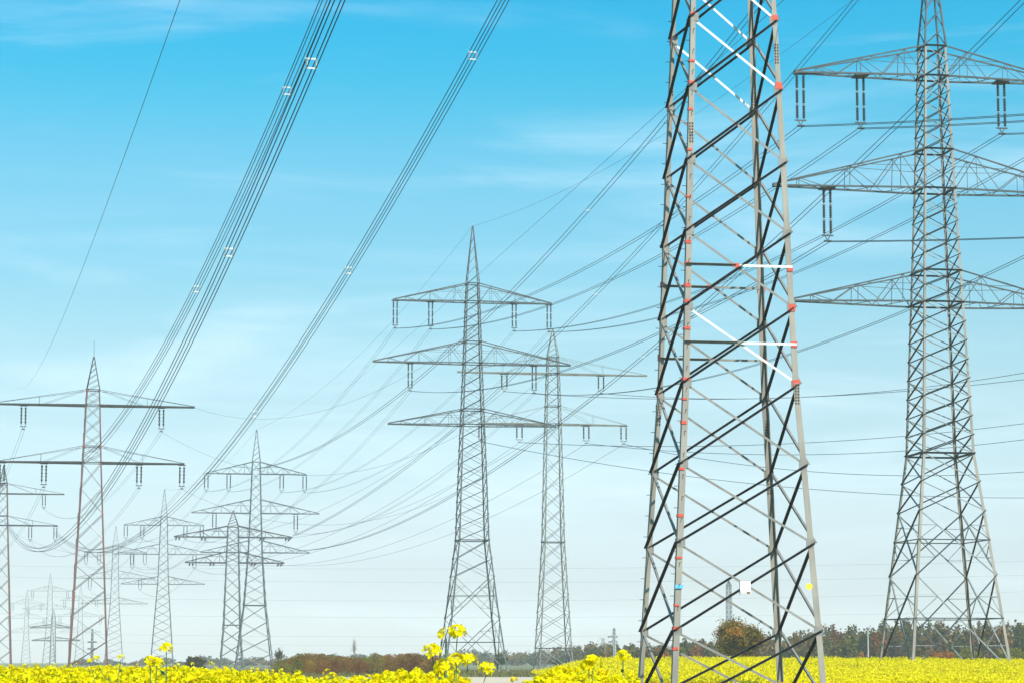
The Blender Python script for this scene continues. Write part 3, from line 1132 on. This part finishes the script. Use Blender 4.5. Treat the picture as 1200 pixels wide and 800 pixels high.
# ------------------------------------------------------------------ trees and shrubs
def crown_quads(c, rad, n, leaf, cols, lobes=9, clumps=70, flat=0.0, spread=0.13):
    """leaves gathered in clumps over uneven lobes; c centre, rad (rx,ry,rz)"""
    rad = np.array(rad)
    c = np.array(c)
    lc = rand_dirs(lobes, 0.2) * rng.uniform(0.3, 0.7, (lobes, 1)) * rad
    lr = rng.uniform(0.30, 0.5, lobes)
    k = rng.integers(0, lobes, clumps)
    dd = rand_dirs(clumps, 0.15)
    cc = lc[k] + dd * (lr[k] * rng.uniform(0.55, 1.05, clumps))[:, None] * rad
    j = rng.integers(0, clumps, n)
    p = cc[j] + rng.normal(size=(n, 3)) * spread * rad * rng.uniform(0.5, 1.2, (clumps, 1))[j]
    nr = rand_dirs(n, 0.5) + dd[j] * 0.6
    nr /= np.linalg.norm(nr, axis=1, keepdims=True)
    q = leaf_quads(p + c, leaf * rng.uniform(0.6, 1.3, n), nr, 0.75)
    cols = np.array(cols)
    ct = cols[rng.integers(0, len(cols), clumps)] * rng.uniform(0.75, 1.25, (clumps, 1))
    col = ct[j] * rng.uniform(0.75, 1.25, (n, 1))
    return q, col, cc + c


def tree(name, label, px, py_top, d, wpx, cols, n=5000, leaf=0.3, crown_low=0.2, bark=None, cat='tree', clumps=80, bare=0.0, group=None):
    x = at(px, 775, d).x
    g = float(ground_z(x, d))
    H = at(px, py_top, d).z - g
    rw = wpx * d / F / 2
    root = empty(name, (x, d, g))
    tag(root, label, cat, group)
    zc = H * (1 + crown_low) / 2
    q, col, cc = crown_quads((0, 0, zc), (rw * 0.82, rw * 0.82, H * (1 - crown_low) / 2 * 0.88), n, leaf, cols, clumps=clumps)
    m = MB()
    tr = max(0.05, H * 0.022)
    lean = rng.normal(size=2) * 0.03 * H
    top = Vector((lean[0], lean[1], H * 0.72))
    trunk = [Vector((0, 0, -0.3)), Vector((lean[0] * .2, lean[1] * .2, H * .25)), Vector((lean[0] * .6, lean[1] * .6, H * .5)), top]
    m.tube(trunk, [tr, tr * .8, tr * .55, tr * .25], 6)
    for i in rng.choice(len(cc), min(len(cc), 22 if not bare else 40), replace=False):
        e = Vector(cc[i])
        f = random.uniform(0.15, 0.6)
        s0 = trunk[1].lerp(top, f)
        mid = s0.lerp(e, 0.5) + Vector((0, 0, 0.05 * H))
        m.tube([s0, mid, e], [tr * .38, tr * .24, tr * .08], 4)
    m.build('trunk', bark or M_BARK, root)
    if n:
        link('crown', quads_mesh('crown', q, col, M_LEAF), root)
    return root


BROWN = [(0.27, 0.13, 0.012), (0.20, 0.115, 0.012), (0.16, 0.12, 0.014), (0.32, 0.14, 0.012)]
GREEN = [(0.055, 0.09, 0.014), (0.075, 0.105, 0.016), (0.065, 0.08, 0.014)]
OLIVE = [(0.14, 0.13, 0.016), (0.165, 0.125, 0.018), (0.115, 0.11, 0.016)]
ORANGE = [(0.42, 0.14, 0.016), (0.33, 0.13, 0.02), (0.24, 0.13, 0.02)]
REDBR = [(0.26, 0.07, 0.012), (0.20, 0.09, 0.012), (0.32, 0.09, 0.014), (0.15, 0.11, 0.012)]
LGREEN = [(0.17, 0.175, 0.016), (0.22, 0.20, 0.018), (0.12, 0.145, 0.016)]
GREY = [(0.21, 0.14, 0.05), (0.16, 0.11, 0.04), (0.23, 0.16, 0.055)]

tree('autumn_tree', 'round brown-leaved autumn tree behind the near pylon', 869, 712, 240, 98, BROWN + OLIVE, 26000, 0.2, 0.04, clumps=120)
tree('autumn_tree', 'wispy pale half-bare tree at the left of the round autumn tree', 841, 733, 310, 22, GREY, 1100, 0.13, 0.1, M_BARKL, clumps=50, bare=1)
tree('round_tree', 'dark green round tree behind the central pylon\'s right foot', 587, 762, 420, 27, GREEN, 5000, 0.24, 0.05)
tree('round_tree', 'dark low tree behind the slim pylon\'s foot', 652, 768, 450, 26, GREEN, 4000, 0.24, 0.05)
tree('round_bush', 'dark rounded bush left of the strain pylon\'s foot', 229, 767, 330, 32, [(0.07, 0.06, 0.025), (0.05, 0.055, 0.02)], 5000, 0.2, 0.02, cat='bush')
tree('sapling', 'thin sparse sapling right of the pale pylon\'s foot', 326, 753, 300, 15, [(0.06, 0.075, 0.04), (0.09, 0.085, 0.05)], 700, 0.14, 0.2, cat='tree', clumps=26, bare=1)
tree('bare_tree', 'bare thin tree on the skyline left of the central pylon', 416, 740, 420, 13, GREY, 200, 0.12, 0.25, M_BARKL, clumps=26, bare=1)
tree('bare_tree', 'pale half-bare tree beside the slim mast left of the near pylon', 707, 742, 400, 26, GREY, 700, 0.16, 0.15, M_BARKL, clumps=50, bare=1)
tree('olive_tree', 'low olive tree at the foot of the slim mast', 703, 760, 360, 18, OLIVE, 2500, 0.2, 0.05)
tree('young_tree', 'young yellow-green tree against the wood, left within the near pylon', 797, 756, 330, 20, LGREEN, 2600, 0.18, 0.08)
tree('autumn_bush', 'orange autumn bush in front of the wood under the right pylon', 1104, 752, 330, 40, ORANGE, 5000, 0.22, 0.02, cat='bush')
tree('autumn_bush', 'small rusty bush beside the pale lamp post', 1010, 763, 400, 17, ORANGE, 2200, 0.2, 0.02, cat='bush')
tree('green_bush', 'yellow-green bush under the right pylon, right of the orange bush', 1134, 757, 320, 46, LGREEN, 5000, 0.2, 0.02, cat='bush')
tree('green_bush', 'yellow-green bush at the right pylon\'s right foot', 1185, 754, 320, 44, LGREEN, 5000, 0.2, 0.02, cat='bush')
tree('dark_tree', 'dark brown tree behind the right pylon\'s left foot', 1050, 742, 420, 36, [(0.07, 0.055, 0.025), (0.09, 0.06, 0.03)], 6000, 0.24, 0.04)

# far wood: one mass
WOOD_TOP = [(60, 775), (160, 772), (250, 772), (340, 771), (420, 769), (500, 768), (560, 764), (610, 767), (650, 763), (690, 757), (730, 760), (770, 759),
            (800, 754), (860, 754), (910, 750), (940, 746), (975, 744), (1010, 743), (1050, 739), (1100, 738), (1150, 739), (1200, 736), (1300, 736)]
wp = np.array(WOOD_TOP, float)
Q, K = [], []
tm = MB()
for row in range(3):
    for px in np.arange(90, 1290, 9.5):
        px = px + rng.uniform(-6, 6)
        right = sstep(560, 760, px)
        d = (900 * (1 - right) + 440 * right) + row * 40 + rng.uniform(-15, 15)
        yt = np.interp(px, wp[:, 0], wp[:, 1]) + rng.normal() * 1.1 + (2 - row) * 2.5 - 1.0
        if px < 330 and rng.uniform() < 0.45:
            continue
        x = at(px, 775, d).x
        H = max(1.8, at(px, yt, d).z * 1.2)
        rw = rng.uniform(13, 22) * d / F / 1.5
        pal = [GREEN, OLIVE, GREY, BROWN, REDBR][rng.choice(5, p=[.25, .31, .24, .14, .06])]
        if row == 0 and px > 760 and rng.uniform() < .22:
            pal = [ORANGE, LGREEN, OLIVE, GREEN][rng.integers(0, 4)]
        q, c_, cc = crown_quads((x, d, H * .47), (rw, rw, H * .53), 1100 if right > .5 else 480, 0.58 if right > .5 else 0.75, pal, clumps=46, lobes=10, spread=0.12)
        kz = q[:, :, 2].min(1) > 0.0
        Q.append(q[kz])
        K.append(c_[kz] * 0.72)
        tm.tube([(x, d, -.2), (x, d, H * .6)], [.18, .07], 4)
wood = empty('far_wood', (0, 0, 0))
tag(wood, 'long autumn wood along the horizon', 'wood', kind='stuff')
o = link('foliage', quads_mesh('foliage', np.concatenate(Q), np.concatenate(K), M_LEAF), wood)
tm.build('trunks', M_BARK, wood)

# red-brown thicket between the pylons
Q, K = [], []
for i in range(150):
    px = rng.uniform(328, 522)
    d = rng.uniform(255, 285)
    e = sstep(325, 350, px) * (1 - sstep(500, 524, px))
    x = at(px, 775, d).x
    H = (1.4 + 0.75 * e) * rng.uniform(0.7, 1.25)
    n = 620
    r0 = rng.uniform(0.5, 1.1)
    # upright twigs with a haze of small leaves
    bx = rng.normal(size=(n, 2)) * r0 * .5
    h = rng.uniform(0.02, 1, n) ** 0.8
    p = np.stack([x + bx[:, 0] * (0.6 + .7 * h), d + bx[:, 1], H * h * (1 - .25 * (np.abs(bx[:, 0]) / r0) ** 2)], 1)
    nr = rand_dirs(n)
    nr[:, 2] *= .35
    nr /= np.linalg.norm(nr, axis=1, keepdims=True)
    Q.append(leaf_quads(p, 0.16 * rng.uniform(.6, 1.4, n), nr, .45))
    pal = np.array([REDBR, REDBR, BROWN, OLIVE, LGREEN][rng.integers(0, 5)]) * rng.uniform(.55, 1.25)
    K.append(pal[rng.integers(0, len(pal), n)] * rng.uniform(.6, 1.4, (n, 1)))
o = link('thicket', quads_mesh('thicket', np.concatenate(Q), np.concatenate(K), M_LEAF))
tag(o, 'low red-brown thicket left of the central pylon', 'thicket', kind='stuff')

# dry grass on the meadow strip behind the flowers
n = 26000
d = rng.uniform(170, 330, n)
px = rng.uniform(150, 700, n)
x = (px - 600) / F * d
keep = ~((d > 150) & (d < 244) & (px > 400)) & (x / d < 0.03)
d, x = d[keep], x[keep]
n = len(d)
h = rng.uniform(.12, .45, n)
p = np.stack([x, d, ground_z(x, d) + h * .5], 1)
a = rng.uniform(0, math.pi, n)
dx = np.stack([np.cos(a), np.sin(a), np.zeros(n)], 1) * .09
up = np.stack([rng.normal(size=n) * .08, rng.normal(size=n) * .08, h * .5], 1)
V = np.stack([p - dx - up, p + dx - up, p + dx * .2 + up, p - dx * .2 + up], 1)
gc = np.array([(.17, .16, .05), (.11, .13, .04), (.22, .17, .07)])[rng.integers(0, 3, n)]
tag(link('dry_grass', quads_mesh('dry_grass', V, gc, M_LEAF)), 'dry grass strip behind the flowers', 'grass', kind='stuff')

# ------------------------------------------------------------------ yellow flower fields
YEL = np.array([(0.90, 0.78, 0.002), (0.88, 0.72, 0.002), (0.92, 0.83, 0.004), (0.86, 0.68, 0.002)])
GRN = np.array([(0.10, 0.16, 0.02), (0.14, 0.19, 0.03), (0.07, 0.12, 0.02)])


def vnoise(x, y, s, seed=0):
    r = np.random.default_rng(seed)
    tab = r.uniform(size=(64, 64))
    xi, yi = x / s, y / s
    x0, y0 = np.floor(xi).astype(int), np.floor(yi).astype(int)
    fx, fy = xi - x0, yi - y0
    fx, fy = fx * fx * (3 - 2 * fx), fy * fy * (3 - 2 * fy)
    g = lambda a, b_: tab[a % 64, b_ % 64]
    return (g(x0, y0) * (1 - fx) + g(x0 + 1, y0) * fx) * (1 - fy) + (g(x0, y0 + 1) * (1 - fx) + g(x0 + 1, y0 + 1) * fx) * fy


# field on the swell behind the near pylon
n = 215000
d = 93 + (188 - 93) * rng.uniform(size=n) ** 1.15
px = rng.uniform(612, 1330, n)
x = (px - 600) / F * d
edge = 640 + 26 * (vnoise(d, d * 0, 9, 3) - .5) + (d - 93) * -0.05
dens = vnoise(x, d, 4.5, 5) * .6 + vnoise(x, d, 1.4, 6) * .4
keep = (px > edge) & (rng.uniform(size=n) < 0.22 + 1.35 * dens)
d, x, px, dens = d[keep], x[keep], px[keep], dens[keep]
n = len(d)
g = ground_z(x, d)
top = g + 0.78 + 0.30 * (vnoise(x, d, 6, 8) - .5) + 0.26 * (vnoise(x, d, 1.2, 9) - .5) + rng.normal(size=n) * .06
bl = np.repeat(np.stack([x, d, top], 1), 3, 0)
p = bl + rng.normal(size=bl.shape) * np.array([.035, .035, .05])
nr = rand_dirs(len(p), .7)
V1 = leaf_quads(p, rng.uniform(.055, .10, len(p)), nr, .9)
c1 = YEL[rng.integers(0, 4, len(p))] * rng.uniform(.85, 1.05, (len(p), 1))
k = rng.uniform(size=n) < .36
st = np.stack([x, d, top], 1)[k]
n2 = len(st)
pg = np.repeat(st, 2, 0)
pg = pg + np.stack([rng.normal(size=2 * n2) * .05, rng.normal(size=2 * n2) * .05, -rng.uniform(.03, .4, 2 * n2)], 1)
nr = rand_dirs(len(pg))
nr[:, 2] *= .5
nr /= np.linalg.norm(nr, axis=1, keepdims=True)
V2 = leaf_quads(pg, rng.uniform(.06, .16, len(pg)), nr, .35)
c2 = GRN[rng.integers(0, 3, len(pg))] * rng.uniform(.8, 1.2, (len(pg), 1))
# stems down to the soil
sg_ = st[::2]
ns = len(sg_)
gz = ground_z(sg_[:, 0], sg_[:, 1])
a = rng.uniform(0, math.pi, ns)
dx = np.stack([np.cos(a), np.sin(a), np.zeros(ns)], 1) * .008
lo = sg_.copy()
lo[:, 2] = gz
V3 = np.stack([lo - dx, lo + dx, sg_ + dx, sg_ - dx], 1)
c3 = GRN[rng.integers(0, 3, ns)]
fld = empty('flower_field', (0, 0, 0))
tag(fld, 'yellow flower field on the swell behind the near pylon', 'flowers', kind='stuff')
link('blossoms', quads_mesh('blossoms', V1, c1, M_PETAL), fld)
link('leaves', quads_mesh('leaves', np.concatenate([V2, V3]), np.concatenate([c2, c3]), M_LEAF), fld)


def heads(P, size, npet, petal, seed=0):
    """blossom heads at P: a dome of petals"""
    n = len(P)
    c = np.repeat(P, npet, 0)
    dd = rand_dirs(len(c), .35)
    s = np.repeat(np.broadcast_to(size, (n,)), npet)[:, None]
    c = c + dd * s * .5 * np.array([1, 1, .8]) * rng.uniform(.6, 1.05, (len(c), 1))
    nr = dd + rng.normal(size=dd.shape) * .35
    nr /= np.linalg.norm(nr, axis=1, keepdims=True)
    return leaf_quads(c, np.repeat(np.broadcast_to(petal, (n,)), npet) * rng.uniform(.7, 1.2, len(c)), nr, .9)


def strip(name, label, X, D, top, hsize, npet, petal, leaf):
    n = len(X)
    P = np.stack([X, D, top], 1)
    V1 = heads(P, hsize, npet, petal)
    c1 = np.repeat(YEL[rng.integers(0, 4, n)] * rng.uniform(.9, 1.05, (n, 1)), npet, 0) * rng.uniform(.88, 1.08, (n * npet, 1))
    a = rng.uniform(0, math.pi, n)
    dx = np.stack([np.cos(a), np.sin(a), np.zeros(n)], 1) * .004
    lo = P.copy()
    lo[:, 2] = 0
    lo[:, :2] += rng.normal(size=(n, 2)) * .08
    V2 = np.stack([lo - dx, lo + dx, P + dx * .6, P - dx * .6], 1)
    nl = 7
    pg = np.repeat(P, nl, 0) + np.stack([rng.normal(size=n * nl) * .05, rng.normal(size=n * nl) * .05, -rng.uniform(.04, .5, n * nl)], 1)
    nr = rand_dirs(len(pg))
    V3 = leaf_quads(pg, rng.uniform(.5, 1.3, len(pg)) * leaf, nr, .3)
    c2 = GRN[rng.integers(0, 3, n)]
    c3 = GRN[rng.integers(0, 3, n * nl)] * rng.uniform(.8, 1.25, (n * nl, 1))
    f = empty(name, (0, 0, 0))
    tag(f, label, 'flowers', kind='stuff')
    link('blossoms', quads_mesh('blossoms', V1, c1, M_PETAL), f)
    link('stems_and_leaves', quads_mesh('stems_and_leaves', np.concatenate([V2, V3]), np.concatenate([c2, c3]), M_LEAF), f)


# near strip at the lower left
n = 17000
d = 15 + 33 * rng.uniform(size=n) ** .8
px = rng.uniform(-90, 505, n)
dmax = np.interp(px, [0, 215, 270, 330, 400, 505], [48, 48, 36, 25, 21, 19])
keepl = np.interp(px, [0, 240, 320, 505], [1, 1, .7, .5])
k = (d < dmax) & (rng.uniform(size=n) < keepl)
d, px = d[k], px[k]
low_l = np.interp(px, [0, 230, 310, 505], [0.01, 0.01, 0.005, 0.005])
x = (px - 600) / F * d
top = 1.395 + low_l + .08 * (vnoise(x, d, 1.1, 21) - .5) + .12 * (vnoise(x, d, .35, 22) - .5) + rng.normal(size=len(d)) * .025
tall = rng.uniform(size=len(d)) < .02
top = top + tall * rng.uniform(.02, .12, len(d))
strip('flower_strip', 'dense yellow flowers along the lower left edge', x, d, top, rng.uniform(.045, .085, len(d)), 13, .03, .07)

# nearest plants at the bottom middle, larger in the picture
n = 900
d = rng.uniform(7.0, 14, n)
px = rng.uniform(440, 750, n)
top = 1.508 + .06 * (vnoise(px / 50, d, .5, 31) - .5) + rng.normal(size=n) * .018
gapk = np.interp(px, [440, 490, 535, 552, 600, 630, 650, 735, 752], [.25, .6, .5, .08, .0, .4, .7, .5, .0])
low = np.interp(px, [440, 545, 565, 622, 640, 750], [0, 0, .05, .05, 0, 0.01])
k = rng.uniform(size=n) < gapk
d, px, top = d[k], px[k], (top - low)[k]
x = (px - 600) / F * d
strip('flower_clump', 'nearest yellow flowers at the bottom edge left of the near pylon', x, d, top, rng.uniform(.04, .06, len(d)), 34, .017, .08)


def head_mesh(seed):
    r = np.random.default_rng(seed)
    V, K = [], []
    for i in range(17):
        th = r.uniform(0, 2 * math.pi)
        ph = r.uniform(-.35, 1.3)
        o_ = np.array([math.cos(th) * math.cos(ph), math.sin(th) * math.cos(ph), math.sin(ph) * .8])
        c = o_ * .022
        nrm = o_ / np.linalg.norm(o_)
        t1 = np.cross(nrm, [0.3, .2, 1])
        t1 /= np.linalg.norm(t1)
        t2 = np.cross(nrm, t1)
        a0 = r.uniform(0, 1.57)
        for q in range(4):
            a = a0 + q * math.pi / 2
            dr = t1 * math.cos(a) + t2 * math.sin(a)
            sd = -t1 * math.sin(a) + t2 * math.cos(a)
            tip = c + dr * .012 + nrm * .004
            V.append([c, c + dr * .007 + sd * .0045 + nrm * .003, tip, c + dr * .007 - sd * .0045 + nrm * .003])
            K.append(YEL[r.integers(0, 4)] * r.uniform(.92, 1.05))
    return quads_mesh('blossom_head', np.array(V), np.array(K), M_PETAL)


HM = [head_mesh(i) for i in range(4)]


def plant(label, hp, d, sc=1.0, base=None):
    """a flowering plant that stands out: hp = heads in the picture"""
    hw = [at(a, b_, d + rng.uniform(-.08, .08)) for a, b_ in hp]
    bx = float(np.mean([h.x for h in hw])) if base is None else at(base, 790, d).x
    root = empty('flowering_plant', (bx, d, 0))
    tag(root, label, 'plant', 'flowering plants that stand above the rest')
    main = hw[0] - root.location
    m = MB()
    pts = [Vector((0, 0, -.05)), Vector((main.x * .2, 0, main.z * .4)), Vector((main.x * .6, main.y * .5, main.z * .8)), main - Vector((0, 0, .01))]
    m.tube(pts, [.006, .005, .004, .0025], 6)
    M_ST = bpy.data.materials.get('plant_stem') or mat('plant_stem', (0.10, 0.17, 0.05), .6)
    m.build('stem', M_ST, root)
    for i, h in enumerate(hw):
        l = h - root.location
        if i:
            m = MB()
            s0 = pts[2].lerp(pts[3], random.uniform(0, .5)) if l.z > main.z - .09 else pts[1].lerp(pts[2], .85)
            m.tube([s0, s0.lerp(l, .5) + Vector(((l.x - s0.x) * .2, 0, -.01)), l - Vector((0, 0, .01))], [.003, .0025, .002], 5)
            m.build('branch', M_ST, root)
        s = sc * random.uniform(.9, 1.15)
        link('blossom_head', HM[i % 4], root, Matrix.Translation(l) @ Matrix.Rotation(random.uniform(0, 6), 4, 'Z') @ Matrix.Scale(s, 4))
    for i in range(5):
        f = random.uniform(.72, .96)
        p = Vector((main.x * f * f, 0, main.z * f))
        dr = Vector((random.uniform(-1, 1), random.uniform(-.5, .5), random.uniform(.1, .7))).normalized() * random.uniform(.03, .07)
        sd = dr.cross(Vector((0, 1, 0))).normalized() * .009
        m = MB()
        m.add([p, p + dr * .5 + sd, p + dr, p + dr * .5 - sd], [(0, 1, 2, 3)])
        m.build('leaf', M_ST, root)


plant('tall yellow flower with three high heads before the central pylon\'s left foot', [(523, 744), (536, 741), (506, 764)], 8.6, 1.4, 524)
plant('branching yellow flower, lower right of the tallest one before the central pylon', [(535, 774), (548, 776), (571, 784), (521, 782)], 8.4, 1.4, 528)
plant('single tall yellow flower head before the faint pylon at left', [(195, 760)], 11.0, 1.3)
plant('pair of yellow heads just left of the tall single head', [(176, 776), (184, 777)], 10.0, 1.3)
plant('lone yellow head touching the near pylon\'s left leg', [(730, 770)], 10.0, 1.4)
plant('round yellow head at the bottom left of the near pylon', [(694, 777), (690, 781)], 9.5, 1.4)
plant('small yellow heads among the faint pylon\'s left legs', [(142, 770), (113, 771), (105, 774)], 15.0, .8)

# ------------------------------------------------------------------ haze
m = bpy.data.materials.new('haze_air')
m.use_nodes = True
t = m.node_tree
t.nodes.clear()
om = t.nodes.new('ShaderNodeOutputMaterial')
pv = t.nodes.new('ShaderNodeVolumePrincipled')
pv.inputs['Color'].default_value = (0.93, 0.985, 1.0, 1)
pv.inputs['Density'].default_value = 0.00022
pv.inputs['Anisotropy'].default_value = -0.25
t.links.new(pv.outputs[0], om.inputs['Volume'])
b = MB()
b.box((0, 1900, 41.5), (8200, 4400, 87))
o = b.build('haze', m)
tag(o, 'thin haze over the whole field', 'haze', kind='stuff')
